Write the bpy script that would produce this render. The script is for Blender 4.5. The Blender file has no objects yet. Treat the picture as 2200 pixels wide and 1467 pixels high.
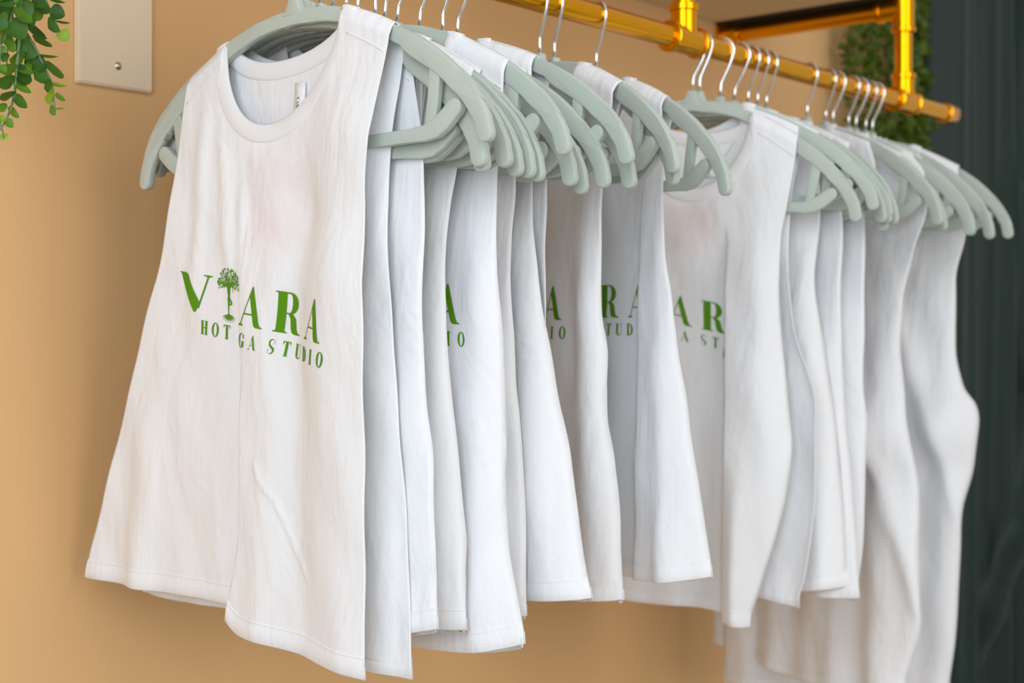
import bpy, bmesh, math, random
import numpy as np
from mathutils import Vector, geometry

# ------------------------------------------------------------------ camera, world, lights, exposure
scene = bpy.context.scene
C = scene.collection
PI = math.pi
ZC = 1.30                                   # eye height of the photographer
cam_d = bpy.data.cameras.new('camera')
cam_o = bpy.data.objects.new('camera', cam_d); C.objects.link(cam_o)
cam_o.location = (-0.814, -0.928, ZC)
cam_o.rotation_euler = (PI/2, 0, math.radians(40 - 90))
cam_d.sensor_width = 36.0
cam_d.lens = 50.0
cam_d.shift_y = -33.5/2200
cam_d.clip_start = 0.05
cam_d.dof.use_dof = True
cam_d.dof.focus_distance = 1.20
cam_d.dof.aperture_fstop = 6.0
scene.camera = cam_o

world = bpy.data.worlds.new('room_daylight'); scene.world = world
world.use_nodes = True
bg = world.node_tree.nodes['Background']
bg.inputs[0].default_value = (1.0, 0.985, 0.97, 1)
bg.inputs[1].default_value = 0.64

def area_light(name, loc, target, sx, sy, power, col):
    d = bpy.data.lights.new(name, 'AREA'); d.shape = 'RECTANGLE'; d.size = sx; d.size_y = sy
    d.energy = power; d.color = col
    o = bpy.data.objects.new(name, d); C.objects.link(o); o.location = loc
    o.rotation_euler = (Vector(target) - Vector(loc)).to_track_quat('-Z', 'Y').to_euler()
    return o
area_light('daylight_window', (-2.0, -1.2, 2.0), (0.2, 0.1, 1.3), 1.6, 1.8, 50, (0.80, 0.90, 1.0))
area_light('added_fill', (0.0, -3.2, 1.9), (0.5, 0.0, 1.2), 2.2, 2.2, 48, (1.0, 0.96, 0.92))  # soft fill lamp added behind the camera, no doorway known there

vs = scene.view_settings
scene.display_settings.display_device = 'sRGB'
vs.view_transform = 'Standard'; vs.look = 'None'; vs.gamma = 1.0; vs.exposure = -0.31
vs.use_curve_mapping = False

# ------------------------------------------------------------------ helpers
def lin(r, g, b):
    f = lambda c: c/12.92 if c <= 0.04045 else ((c+0.055)/1.055)**2.4
    return (f(r/255), f(g/255), f(b/255), 1)

def mat(name, col, rough=0.6, metal=0.0, var=0.0, vscale=8.0, bump=0.0, bscale=60.0, bdist=0.002, stretch=(1, 1, 1), spec=0.5, trans=0.0, sheen=0.0, transcol=None, coat=0.0):
    m = bpy.data.materials.new(name); m.use_nodes = True
    nt = m.node_tree; N = nt.nodes; Lk = nt.links
    p = N['Principled BSDF']; out = N['Material Output']
    p.inputs['Base Color'].default_value = col
    p.inputs['Roughness'].default_value = rough
    p.inputs['Metallic'].default_value = metal
    p.inputs['Specular IOR Level'].default_value = spec
    p.inputs['Sheen Weight'].default_value = sheen
    p.inputs['Coat Weight'].default_value = coat
    tc = N.new('ShaderNodeTexCoord'); mp = N.new('ShaderNodeMapping')
    mp.inputs['Scale'].default_value = stretch
    Lk.new(tc.outputs['Object'], mp.inputs['Vector'])
    if var:
        n = N.new('ShaderNodeTexNoise'); n.inputs['Scale'].default_value = vscale; n.inputs['Detail'].default_value = 4
        Lk.new(mp.outputs[0], n.inputs['Vector'])
        mx = N.new('ShaderNodeMix'); mx.data_type = 'RGBA'
        mx.inputs[6].default_value = tuple(c*(1-var) for c in col[:3]) + (1,)
        mx.inputs[7].default_value = tuple(min(1, c*(1+var)) for c in col[:3]) + (1,)
        Lk.new(n.outputs['Fac'], mx.inputs[0]); Lk.new(mx.outputs[2], p.inputs['Base Color'])
    if bump:
        n2 = N.new('ShaderNodeTexNoise'); n2.inputs['Scale'].default_value = bscale; n2.inputs['Detail'].default_value = 5
        Lk.new(mp.outputs[0], n2.inputs['Vector'])
        b = N.new('ShaderNodeBump'); b.inputs['Strength'].default_value = bump; b.inputs['Distance'].default_value = bdist
        Lk.new(n2.outputs['Fac'], b.inputs['Height']); Lk.new(b.outputs[0], p.inputs['Normal'])
    if trans:
        t = N.new('ShaderNodeBsdfTranslucent'); t.inputs['Color'].default_value = transcol or col
        ms = N.new('ShaderNodeMixShader'); ms.inputs[0].default_value = trans
        Lk.new(p.outputs[0], ms.inputs[1]); Lk.new(t.outputs[0], ms.inputs[2]); Lk.new(ms.outputs[0], out.inputs['Surface'])
    return m

M = {}
M['wall'] = mat('tan_wall_paint', lin(222, 178, 124), 0.75, var=0.03, vscale=1.6, bump=0.12, bscale=220, bdist=0.001, spec=0.25)
M['floor'] = mat('wood_floor', lin(186, 180, 172), 0.5, var=0.08, vscale=5)
M['cotton'] = mat('white_cotton_jersey', lin(241, 242, 244), 0.95, spec=0.1, trans=0.10, sheen=0.05, transcol=(.90, .88, .86, 1))
def crumple(m, s1=.7, s2=.3):
    nt = m.node_tree; N = nt.nodes; Lk = nt.links; p = N['Principled BSDF']
    tc = N.new('ShaderNodeTexCoord'); prev = None
    for sc, st, dist, dt, stretch in ((13, s1, .011, 4, (1, 1, .42)), (48, s1, .0022, 3, (1, 1, .5)), (1100, s2, .0003, 2, (1, 1, 1))):
        mp = N.new('ShaderNodeMapping'); mp.inputs['Scale'].default_value = stretch
        Lk.new(tc.outputs['Object'], mp.inputs['Vector'])
        n = N.new('ShaderNodeTexNoise'); n.inputs['Scale'].default_value = sc; n.inputs['Detail'].default_value = dt; n.inputs['Distortion'].default_value = .5
        Lk.new(mp.outputs[0], n.inputs['Vector'])
        b = N.new('ShaderNodeBump'); b.inputs['Strength'].default_value = st; b.inputs['Distance'].default_value = dist
        Lk.new(n.outputs['Fac'], b.inputs['Height'])
        if prev: Lk.new(prev.outputs[0], b.inputs['Normal'])
        prev = b
    Lk.new(prev.outputs[0], p.inputs['Normal'])
crumple(M['cotton'])
def tint_node(m, col, tint):            # faded pink mark of the back print showing through
    nt = m.node_tree; N = nt.nodes; Lk = nt.links
    at = N.new('ShaderNodeAttribute'); at.attribute_name = 'tint'
    mx = N.new('ShaderNodeMix'); mx.data_type = 'RGBA'; mx.inputs[6].default_value = col; mx.inputs[7].default_value = tint
    Lk.new(at.outputs['Fac'], mx.inputs[0]); Lk.new(mx.outputs[2], N['Principled BSDF'].inputs['Base Color'])
tint_node(M['cotton'], lin(241, 242, 244), lin(240, 196, 194))
M['rib'] = mat('white_rib_knit', lin(241, 242, 243), 0.95, bump=0.25, bscale=300, bdist=0.0006, stretch=(1, 1, 3.0), spec=0.1, trans=0.12)
M['ink'] = mat('leaf_green_print', lin(86, 142, 18), 0.7, spec=0.15)
M['blackink'] = mat('black_label_ink', lin(40, 42, 48), 0.7)
M['satin'] = mat('label_satin', lin(236, 240, 242), 0.5)
M['sage'] = mat('sage_flocked_plastic', lin(182, 192, 182), 0.88, var=0.05, vscale=45, bump=0.35, bscale=420, bdist=0.0006, spec=0.25, sheen=0.15)
M['chrome'] = mat('polished_steel', (0.83, 0.85, 0.87, 1), 0.16, 1.0)
M['gold'] = mat('gold_painted_pipe', lin(240, 166, 4), 0.19, 0.96, var=0.05, vscale=14, bump=0.03, bscale=90, spec=0.6, coat=0.03)
M['plate'] = mat('ivory_plastic', lin(230, 212, 182), 0.35)
M['screw'] = mat('screw_steel', (0.62, 0.58, 0.5, 1), 0.25, 1.0)
M['board'] = mat('painted_shelf_board', lin(222, 200, 160), 0.6, var=0.03, vscale=5)
M['black'] = mat('matte_black', (0.006, 0.006, 0.006, 1), 0.7)
M['curtain'] = mat('dark_teal_satin_painted_streaks', lin(26, 46, 40), 0.5, var=0.5, vscale=4, stretch=(9, 1, 0.12), spec=0.3)  # vertical streak highlights painted into the colour with stretched noise
for k, c in enumerate([(44, 92, 30), (62, 112, 34), (92, 142, 40), (140, 178, 52)]):
    M['leaf%d' % k] = mat('eucalyptus_leaf_green_%s' % ['deep', 'mid', 'fresh', 'lime'][k], lin(*c), 0.5, var=0.12, vscale=60, trans=0.25, transcol=lin(c[0]+40, c[1]+40, c[2]))
M['stem'] = mat('plant_stem', lin(104, 132, 92), 0.6)
M['hedge'] = mat('ivy_leaf_green', lin(84, 104, 22), 0.55, var=0.35, vscale=22, trans=0.2, transcol=lin(130, 170, 40))
M['vine'] = mat('ivy_vine', lin(70, 84, 40), 0.7)

def link(o, parent=None):
    C.objects.link(o)
    if parent is not None: o.parent = parent
    return o
def empty(name, loc, rot=(0, 0, 0), label=None, cat=None, group=None):
    o = bpy.data.objects.new(name, None); C.objects.link(o)
    o.location = loc; o.rotation_euler = rot; o.empty_display_size = 0.03
    if label: o['label'] = label
    if cat: o['category'] = cat
    if group: o['group'] = group
    return o
def np_mesh(name, verts, faces, m, smooth=True):
    me = bpy.data.meshes.new(name)
    me.from_pydata([tuple(v) for v in verts], [], [tuple(f) for f in faces])
    me.materials.append(m)
    if smooth: me.polygons.foreach_set('use_smooth', [True]*len(me.polygons))
    me.update()
    return me
def bm_mesh(name, bm, m, smooth=True):
    me = bpy.data.meshes.new(name); bm.to_mesh(me); bm.free(); me.materials.append(m)
    if smooth: me.polygons.foreach_set('use_smooth', [True]*len(me.polygons))
    return me
def add(name, me, parent=None, loc=(0, 0, 0), rot=(0, 0, 0)):
    o = bpy.data.objects.new(name, me); link(o, parent); o.location = loc; o.rotation_euler = rot
    return o
def structure(o): o['kind'] = 'structure'; return o
def box(bm, x0, x1, y0, y1, z0, z1):
    r = bmesh.ops.create_cube(bm, size=1)
    for v in r['verts']:
        v.co.x = x0 if v.co.x < 0 else x1; v.co.y = y0 if v.co.y < 0 else y1; v.co.z = z0 if v.co.z < 0 else z1
    return r['verts']
def tube(bm, pts, rad, seg=10, caps=True):
    pts = [Vector(p) for p in pts]; n = len(pts)
    rads = rad if isinstance(rad, (list, tuple)) else [rad]*n
    up = None; rings = []
    for i, p in enumerate(pts):
        t = (pts[min(i+1, n-1)] - pts[max(i-1, 0)]).normalized()
        if up is None:
            up = Vector((0, 0, 1)) if abs(t.z) < 0.9 else Vector((1, 0, 0))
        s = t.cross(up).normalized(); up = s.cross(t).normalized()
        rings.append([bm.verts.new(p + (s*math.cos(2*PI*k/seg) + up*math.sin(2*PI*k/seg))*rads[i]) for k in range(seg)])
    for a, b in zip(rings, rings[1:]):
        for k in range(seg): bm.faces.new((a[k], a[(k+1) % seg], b[(k+1) % seg], b[k]))
    if caps:
        bm.faces.new(rings[0][::-1]); bm.faces.new(rings[-1])
def plate(bm, outline, thick, bev=0.0012, seg=2):
    """a flat outline in local x,z given thickness along y with softened edges"""
    vs_ = [bm.verts.new((x, -thick/2, z)) for x, z in outline]
    f = bm.faces.new(vs_)
    r = bmesh.ops.extrude_face_region(bm, geom=[f])
    nv = [g for g in r['geom'] if isinstance(g, bmesh.types.BMVert)]
    for v in nv: v.co.y += thick
    vset = set(vs_) | set(nv)
    ed = [e for e in bm.edges if e.verts[0] in vset and e.verts[1] in vset and abs(e.verts[0].co.y - e.verts[1].co.y) < 1e-6]
    bmesh.ops.bevel(bm, geom=ed, offset=bev, segments=seg, profile=0.5, affect='EDGES', clamp_overlap=True)
def hermite(pts):
    """smooth monotone-ish interpolation through (t, value) points"""
    p = sorted(pts); t = np.array([q[0] for q in p]); y = np.array([q[1] for q in p])
    d = np.diff(y)/np.diff(t); m = np.zeros_like(y)
    m[0] = d[0]; m[-1] = d[-1]
    for i in range(1, len(y)-1):
        m[i] = 0 if d[i-1]*d[i] <= 0 else 2*d[i-1]*d[i]/(d[i-1]+d[i])
    def f(x):
        x = np.clip(np.asarray(x, float), t[0], t[-1])
        i = np.clip(np.searchsorted(t, x, 'right')-1, 0, len(t)-2)
        h = t[i+1]-t[i]; s = (x-t[i])/h
        return (2*s**3-3*s**2+1)*y[i] + (s**3-2*s**2+s)*h*m[i] + (-2*s**3+3*s**2)*y[i+1] + (s**3-s**2)*h*m[i+1]
    return f
def sstep(a, b, x):
    t = np.clip((np.asarray(x, float)-a)/(b-a), 0, 1)
    return t*t*(3-2*t)

# ------------------------------------------------------------------ the room
WALL = 0.31                                  # wall face, metres behind the rail
bm = bmesh.new(); box(bm, -0.9, 2.02, WALL, WALL+0.12, 0, 2.8)
structure(add('wall_back', bm_mesh('wall_back', bm, M['wall'], False)))
bm = bmesh.new(); box(bm, -3.0, 4.2, -5.0, WALL+0.12, -0.05, 0.0)
structure(add('floor', bm_mesh('floor', bm, M['floor'], False)))
bm = bmesh.new(); box(bm, 2.02, 4.2, WALL+0.05, WALL+0.12, 0, 2.8)
structure(add('wall_right', bm_mesh('wall_right', bm, M['black'], False)))

# switch plate on the wall
sp = empty('wall_plate', (0.031, WALL, ZC+0.305), label='ivory blank wall plate with one screw showing on the tan wall', cat='wall plate')
bm = bmesh.new(); v = box(bm, -0.0454, 0.0454, -0.007, 0.0, -0.065, 0.072)
for q in v:
    if q.co.y < -0.001: q.co.x *= 0.955; q.co.z *= 0.97
bmesh.ops.bevel(bm, geom=bm.edges[:], offset=0.0012, segments=2, affect='EDGES')
add('cover', bm_mesh('wall_plate_cover', bm, M['plate'], False), sp)
for zz in (-0.042, 0.05):
    bm = bmesh.new(); bmesh.ops.create_uvsphere(bm, u_segments=14, v_segments=8, radius=0.0042)
    for q in bm.verts: q.co.y *= 0.4
    add('screw', bm_mesh('plate_screw', bm, M['screw']), sp, (0.0015, -0.0072, zz))

# ------------------------------------------------------------------ gold pipe rack
RAIL = 0.339; ZR = ZC + RAIL; PR = 0.0132
rack = empty('pipe_rack', (0.6, 0, ZR), label='gold painted pipe rack carrying the hangers, fixed to the wall', cat='clothes rack')
def rpart(name, fn, m=None, seg=None):
    bm = bmesh.new(); fn(bm)
    me = bm_mesh('rack_'+name, bm, m or M['gold'])
    me.set_sharp_from_angle(angle=math.radians(40))
    return add(name, me, rack)
T1, T2, XE = 0.609-0.6, 1.212-0.6, 1.392-0.6
T0 = -0.15-0.6
def cyl(bm, a, b, r, seg=28): tube(bm, [a, b], r, seg)
rpart('rail_pipe', lambda b: cyl(b, (T0-0.35, 0, 0), (XE-0.004, 0, 0), PR))
def tee(x):
    def f(b):
        cyl(b, (x-0.030, 0, 0), (x+0.030, 0, 0), 0.0163)
        for s in (-1, 1): tube(b, [(x+s*0.025, 0, 0), (x+s*0.026, 0, 0), (x+s*0.032, 0, 0), (x+s*0.033, 0, 0)], [0.0165, 0.0185, 0.0185, 0.0168], 28)
        cyl(b, (x, 0, 0.0), (x, 0, 0.040), 0.0163)
        tube(b, [(x, 0, 0.033), (x, 0, 0.034), (x, 0, 0.041), (x, 0, 0.042)], [0.0165, 0.0185, 0.0185, 0.0168], 28)
    return f
for x in (T0, T1, T2):
    rpart('tee_fitting', tee(x))
    rpart('drop_pipe', lambda b, x=x: cyl(b, (x, 0, 0.03), (x, 0, 0.62 if x == T2 else 0.36), PR))
rpart('end_cap', lambda b: tube(b, [(XE-0.035, 0, 0), (XE-0.034, 0, 0), (XE-0.004, 0, 0), (XE, 0, 0)], [0.0135, 0.0165, 0.0165, 0.0135], 28))
SA = 0.479-RAIL
def sidetee(b):
    cyl(b, (T2, 0, SA-0.034), (T2, 0, SA+0.034), 0.0163)
    for s in (-1, 1): tube(b, [(T2, 0, SA+s*0.028), (T2, 0, SA+s*0.029), (T2, 0, SA+s*0.036), (T2, 0, SA+s*0.037)], [0.0165, 0.0182, 0.0182, 0.0168], 28)
    cyl(b, (T2, 0, SA), (T2, 0.040, SA), 0.0163)
    tube(b, [(T2, 0.033, SA), (T2, 0.034, SA), (T2, 0.041, SA), (T2, 0.042, SA)], [0.0165, 0.0182, 0.0182, 0.0168], 28)
rpart('side_tee_fitting', sidetee)
rpart('side_pipe', lambda b: cyl(b, (T2, 0.03, SA), (T2, WALL-0.004, SA), PR))
rpart('wall_flange', lambda b: tube(b, [(T2, WALL, SA), (T2, WALL-0.006, SA), (T2, WALL-0.008, SA), (T2, WALL-0.028, SA), (T2, WALL-0.03, SA)], [0.036, 0.036, 0.021, 0.020, 0.0135], 28))
# shelf on the side pipe
sh = empty('wall_shelf', (0.6, 0.16, ZC+0.493), label='pale shelf board with a black strip at its end above the gold rail', cat='shelf')
bm = bmesh.new(); box(bm, -1.4, T2-0.045, -0.15, WALL-0.161, 0.0, 0.026)
add('board', bm_mesh('shelf_board', bm, M['board'], False), sh)
bm = bmesh.new(); box(bm, T2-0.045, T2+0.022, -0.15, WALL-0.161, 0.0, 0.026)  # black strip fills the dark gap beside the side pipe
add('end_strip', bm_mesh('shelf_end_strip', bm, M['black'], False), sh)

# ------------------------------------------------------------------ hangers
HX = [0.0011, 0.0143, 0.0213, 0.0338, 0.0498, 0.0656, 0.08, 0.0969, 0.1148, 0.1331, 0.1607, 0.1871, 0.2131, 0.3356, 0.3621, 0.4368, 0.6351, 0.6444, 0.6941, 0.7338, 0.7621, 0.7853, 0.8077, 0.9148, 0.9694, 0.9927, 1.0391, 1.0637, 1.0932, 1.1143]
HA = [(2, -1.7), (1.5, 3), (1.5, 4), (4, 2.5), (5.5, 4), (5.5, 4), (5.5, 4.5), (2.5, -1.5), (9, 4.5), (11, 6), (8.5, 4), (2, -1.5), (3, 3.5), (-15.5, -1.5), (-19, 1), (-14.5, 2), (14.5, 4.5), (16, 0.5), (16, 2), (8, 6.5), (-8, 4), (-10, 4), (-11, 4), (-9, 2.5), (-15, 4), (1, 4.5), (-10, 4.5), (1.5, 5), (-8, 4.5), (3.5, 4)]   # turn, tilt in degrees
TOPC = [(0,.2705),(.03,.2685),(.055,.2642),(.077,.2570),(.1,.2475),(.1225,.2358),(.144,.2240),(.158,.2150),(.175,.2012),(.191,.1848),(.204,.1672),(.211,.1540),(.2135,.1430)]
topf = hermite([(p[0], p[1]-RAIL) for p in TOPC])
def dense_top():
    u = np.concatenate([np.linspace(0, .18, 24, endpoint=False), np.linspace(.18, .2135, 12)])
    return [(float(a), float(topf(a))) for a in u]
def hanger_meshes():
    T = dense_top(); n = len(T); bot = []
    for i, (u, z) in enumerate(T):
        a = T[max(i-1, 0)]; b = T[min(i+1, n-1)]
        if i == 0: dx, dz = 1, 0
        else: dx, dz = b[0]-a[0], b[1]-a[1]
        l = math.hypot(dx, dz); nx, nz = dz/l, -dx/l
        w = 0.0128 + 0.0042*float(sstep(.131, .137, u)) - 0.003*float(sstep(.15, .2135, u))
        bot.append((u+nx*w, z+nz*w))
    # rounded tip
    (a, b) = (T[-1], bot[-1]); cx, cz = (a[0]+b[0])/2, (a[1]+b[1])/2; r = math.hypot(a[0]-b[0], a[1]-b[1])/2
    a0 = math.atan2(a[1]-cz, a[0]-cx)
    cap = [(cx+r*math.cos(a0-PI*k/8), cz+r*math.sin(a0-PI*k/8)) for k in range(1, 8)]
    half = T[1:] + cap + bot[::-1][:-1]
    right = [T[0]] + half + [bot[0]]
    left = [(-x, z) for x, z in half[::-1]]
    bm = bmesh.new(); plate(bm, right + left, 0.0078, 0.0014, 2)
    arms = bm_mesh('hanger_arms', bm, M['sage'])
    def capsule(path, ws):
        L = []; Rr = []
        for i, (x, z) in enumerate(path):
            a = path[max(i-1, 0)]; b = path[min(i+1, len(path)-1)]
            dx, dz = b[0]-a[0], b[1]-a[1]; l = math.hypot(dx, dz)
            L.append((x-dz/l*ws[i], z+dx/l*ws[i])); Rr.append((x+dz/l*ws[i], z-dx/l*ws[i]))
        def cap(p, d0, w):
            return [(p[0]+w*math.cos(d0-PI*k/7), p[1]+w*math.sin(d0-PI*k/7)) for k in range(1, 7)]
        e = path[-1]; q = path[-2]; ang = math.atan2(e[1]-q[1], e[0]-q[0])+PI/2
        s = path[0]; q2 = path[1]; ang2 = math.atan2(s[1]-q2[1], s[0]-q2[0])+PI/2
        return L + cap(e, ang, ws[-1]) + Rr[::-1] + cap(s, ang2, ws[0])
    R_ = lambda p: [(x, z-RAIL) for x, z in p]
    bar = [(.1770,.1650),(.1660,.1560),(.1570,.1505),(.1470,.1482),(.130,.1478),(.05,.1478)]
    path = [(-x, z) for x, z in bar] + [(x, z) for x, z in bar[::-1]]
    ws = [.0072, .0078, .0078, .0066, .0056, .005]; ws = ws + ws[::-1]
    bm = bmesh.new(); plate(bm, capsule(R_(path), ws), 0.0078, 0.0013, 2)
    crossbar = bm_mesh('hanger_crossbar', bm, M['sage'])
    struts = []
    for s in (1, -1):
        o = R_([(s*.1465, .151), (s*.1570, .151), (s*.1640, .1985), (s*.1535, .2070)])
        if s < 0: o = o[::-1]
        bm = bmesh.new(); plate(bm, o, 0.006, 0.001, 2); struts.append(bm_mesh('hanger_strut', bm, M['sage']))
    bm = bmesh.new()
    plate(bm, R_([(-.013,.2655),(-.0080,.2725),(-.0058,.2765),(-.0056,.2805),(-.0042,.2822),(.0042,.2822),(.0056,.2805),(.0058,.2765),(.0080,.2725),(.013,.2655)]), 0.009, 0.0012, 2)
    neck = bm_mesh('hanger_neck', bm, M['sage'])
    rr = PR + 0.0019
    pts = [(0, 0, .277-RAIL), (0, 0, .293-RAIL), (0.0003, 0, .2985-RAIL), (.0025, 0, .3030-RAIL), (.0096, 0, .3190-RAIL), (.0128, 0, .3285-RAIL)]
    pts += [(rr*math.cos(t), 0, rr*math.sin(t)) for t in np.radians(np.arange(-22, 206, 12))]
    bm = bmesh.new(); tube(bm, pts, 0.0018, 10)
    hook = bm_mesh('hanger_hook', bm, M['chrome'])
    for me in (arms, crossbar, neck, *struts): me.set_sharp_from_angle(angle=math.radians(50))
    return arms, crossbar, struts, neck, hook
arms_me, bar_me, strut_me, neck_me, hook_me = hanger_meshes()
ORD = ['first', 'second', 'third', 'fourth', 'fifth', 'sixth', 'seventh', 'eighth', 'ninth', 'tenth', 'eleventh', 'twelfth', 'thirteenth', 'fourteenth', 'fifteenth', 'sixteenth', 'seventeenth', 'eighteenth', 'nineteenth', 'twentieth', 'twenty-first', 'twenty-second', 'twenty-third', 'twenty-fourth', 'twenty-fifth', 'twenty-sixth', 'twenty-seventh', 'twenty-eighth', 'twenty-ninth', 'thirtieth']
for i, x in enumerate(HX):
    psi, phi = [math.radians(a) for a in HA[i]]
    if i == 0: lb = 'sage green hanger nearest the camera, holding the fully visible shirt'
    elif i == 29: lb = 'sage green hanger last on the rail, beside the dark teal curtain'
    else: lb = 'sage green hanger with steel hook, %s along the gold rail from the near end' % ORD[i]
    h = empty('clothes_hanger', (x, 0, ZR), (0, phi, -PI/2+psi), lb, 'hanger', 'sage green hangers on the gold rail')
    add('arms', arms_me, h); add('crossbar', bar_me, h)
    for s in strut_me: add('strut', s, h)
    add('neck', neck_me, h); add('hook', hook_me, h)

# ------------------------------------------------------------------ lettering for the shirt print (unit height)
def ring(cx, cy, rx, ry, tx, ty, a0=0, a1=360, n=28):
    A = np.radians(np.linspace(a0, a1, n))
    o = [(cx+rx*math.cos(t), cy+ry*math.sin(t)) for t in A]
    q = [(cx+(rx-tx)*math.cos(t), cy+(ry-ty)*math.sin(t)) for t in A]
    return o + q[::-1]
def O_(w): return [ring(w/2, .5, w/2, .51, w*.26, .05, -90, 90), ring(w/2, .5, w/2, .51, w*.26, .05, 90, 270)]
GL = {}
GL['V'] = (.88, [[(0,1),(0,.985),(.05,.96),(.40,0),(.45,0),(.56,.24),(.30,.93),(.26,.98),(.20,1)], [(.50,.12),(.53,.10),(.80,.97),(.76,.97)], [(.66,1),(.66,.985),(.74,.955),(.82,.955),(.90,.985),(.90,1)]])
GL['A'] = (.86, [[(.44,1),(.47,1),(.74,.14),(.79,.05),(.88,.02),(.88,0),(.66,0),(.60,.03),(.56,.12),(.36,.78)], [(.09,.03),(.12,.03),(.45,.97),(.43,.98)], [(.20,.325),(.60,.325),(.60,.29),(.19,.29)], [(0,0),(.20,0),(.20,.02),(.13,.055),(.07,.055),(0,.02)]])
GL['R'] = (.92, [[(.08,0),(.34,0),(.34,1),(.08,1)], [(0,0),(.42,0),(.42,.022),(.34,.04),(.08,.04),(0,.022)], [(0,1),(0,.978),(.08,.96),(.45,.965),(.45,1)], ring(.44, .735, .30, .265, .21, .03, -90, 90), [(.34,.50),(.34,.47),(.46,.47),(.46,.50)], [(.40,.49),(.56,.48),(.68,.38),(.74,.13),(.80,.05),(.92,.02),(.92,0),(.68,0),(.58,.03),(.53,.12),(.48,.38),(.42,.45)]])
GL['H'] = (.80, [[(.08,0),(.30,0),(.30,1),(.08,1)], [(.52,0),(.74,0),(.74,1),(.52,1)], [(.28,.47),(.54,.47),(.54,.52),(.28,.52)]] + [[(x,y),(x+.34,y),(x+.34,y+.035),(x,y+.035)] for x in (.02,.46) for y in (0,.965)])
GL['O'] = (.78, O_(.78))
GL['T'] = (.72, [[(.25,0),(.47,0),(.47,1),(.25,1)], [(0,1),(0,.78),(.04,.78),(.10,.95),(.62,.95),(.68,.78),(.72,.78),(.72,1)], [(.17,0),(.55,0),(.55,.035),(.17,.035)]])
GL['Y'] = (.80, [[(.30,0),(.52,0),(.52,.45),(.30,.45)], [(0,1),(.24,1),(.52,.45),(.30,.40)], [(.43,.45),(.49,.45),(.76,1),(.70,1)], [(.62,1),(.62,.965),(.84,.965),(.84,1)], [(.22,0),(.60,0),(.60,.035),(.22,.035)]])
GL['G'] = (.82, [ring(.42, .5, .40, .51, .21, .05, 90, 270), ring(.42, .5, .30, .51, .06, .05, 20, 90), ring(.42, .5, .30, .51, .06, .05, 270, 330), [(.50,.04),(.72,.06),(.72,.42),(.50,.42)], [(.42,.42),(.80,.42),(.80,.455),(.42,.455)], [(.68,.62),(.71,.62),(.71,.98),(.66,.90)]])
GL['S'] = (.62, [ring(.30, .73, .26, .28, .12, .05, 60, 250, 20), [(.08,.66),(.24,.60),(.60,.36),(.56,.22),(.42,.30),(.10,.52)], ring(.30, .27, .29, .28, .14, .05, -110, 40, 20), [(.52,.98),(.55,.98),(.55,.66),(.52,.66)], [(.03,.02),(.06,.02),(.06,.34),(.03,.34)]])
GL['U'] = (.78, [[(.08,.26),(.30,.26),(.30,1),(.08,1)], [(.64,.26),(.68,.26),(.68,1),(.64,1)], ring(.38, .28, .30, .29, .20, .06, 180, 270, 14), ring(.38, .28, .30, .29, .05, .06, 270, 360, 14), [(0,1),(0,.965),(.38,.965),(.38,1)], [(.54,1),(.54,.965),(.78,.965),(.78,1)]])
GL['D'] = (.80, [[(.08,0),(.30,0),(.30,1),(.08,1)], ring(.30, .5, .48, .50, .22, .04, -90, 90), [(0,0),(.32,0),(.32,.035),(0,.035)], [(0,1),(0,.965),(.32,.965),(.32,1)]])
GL['I'] = (.40, [[(.09,0),(.31,0),(.31,1),(.09,1)], [(0,0),(.40,0),(.40,.035),(0,.035)], [(0,1),(0,.965),(.40,.965),(.40,1)]])
GL['C'] = (.76, [ring(.42, .5, .40, .51, .20, .12, 50, 310)])
GL['N'] = (.80, [[(.05,0),(.2,0),(.2,1),(.05,1)], [(.6,0),(.75,0),(.75,1),(.6,1)], [(.05,1),(.22,1),(.75,0),(.58,0)]])
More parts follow.
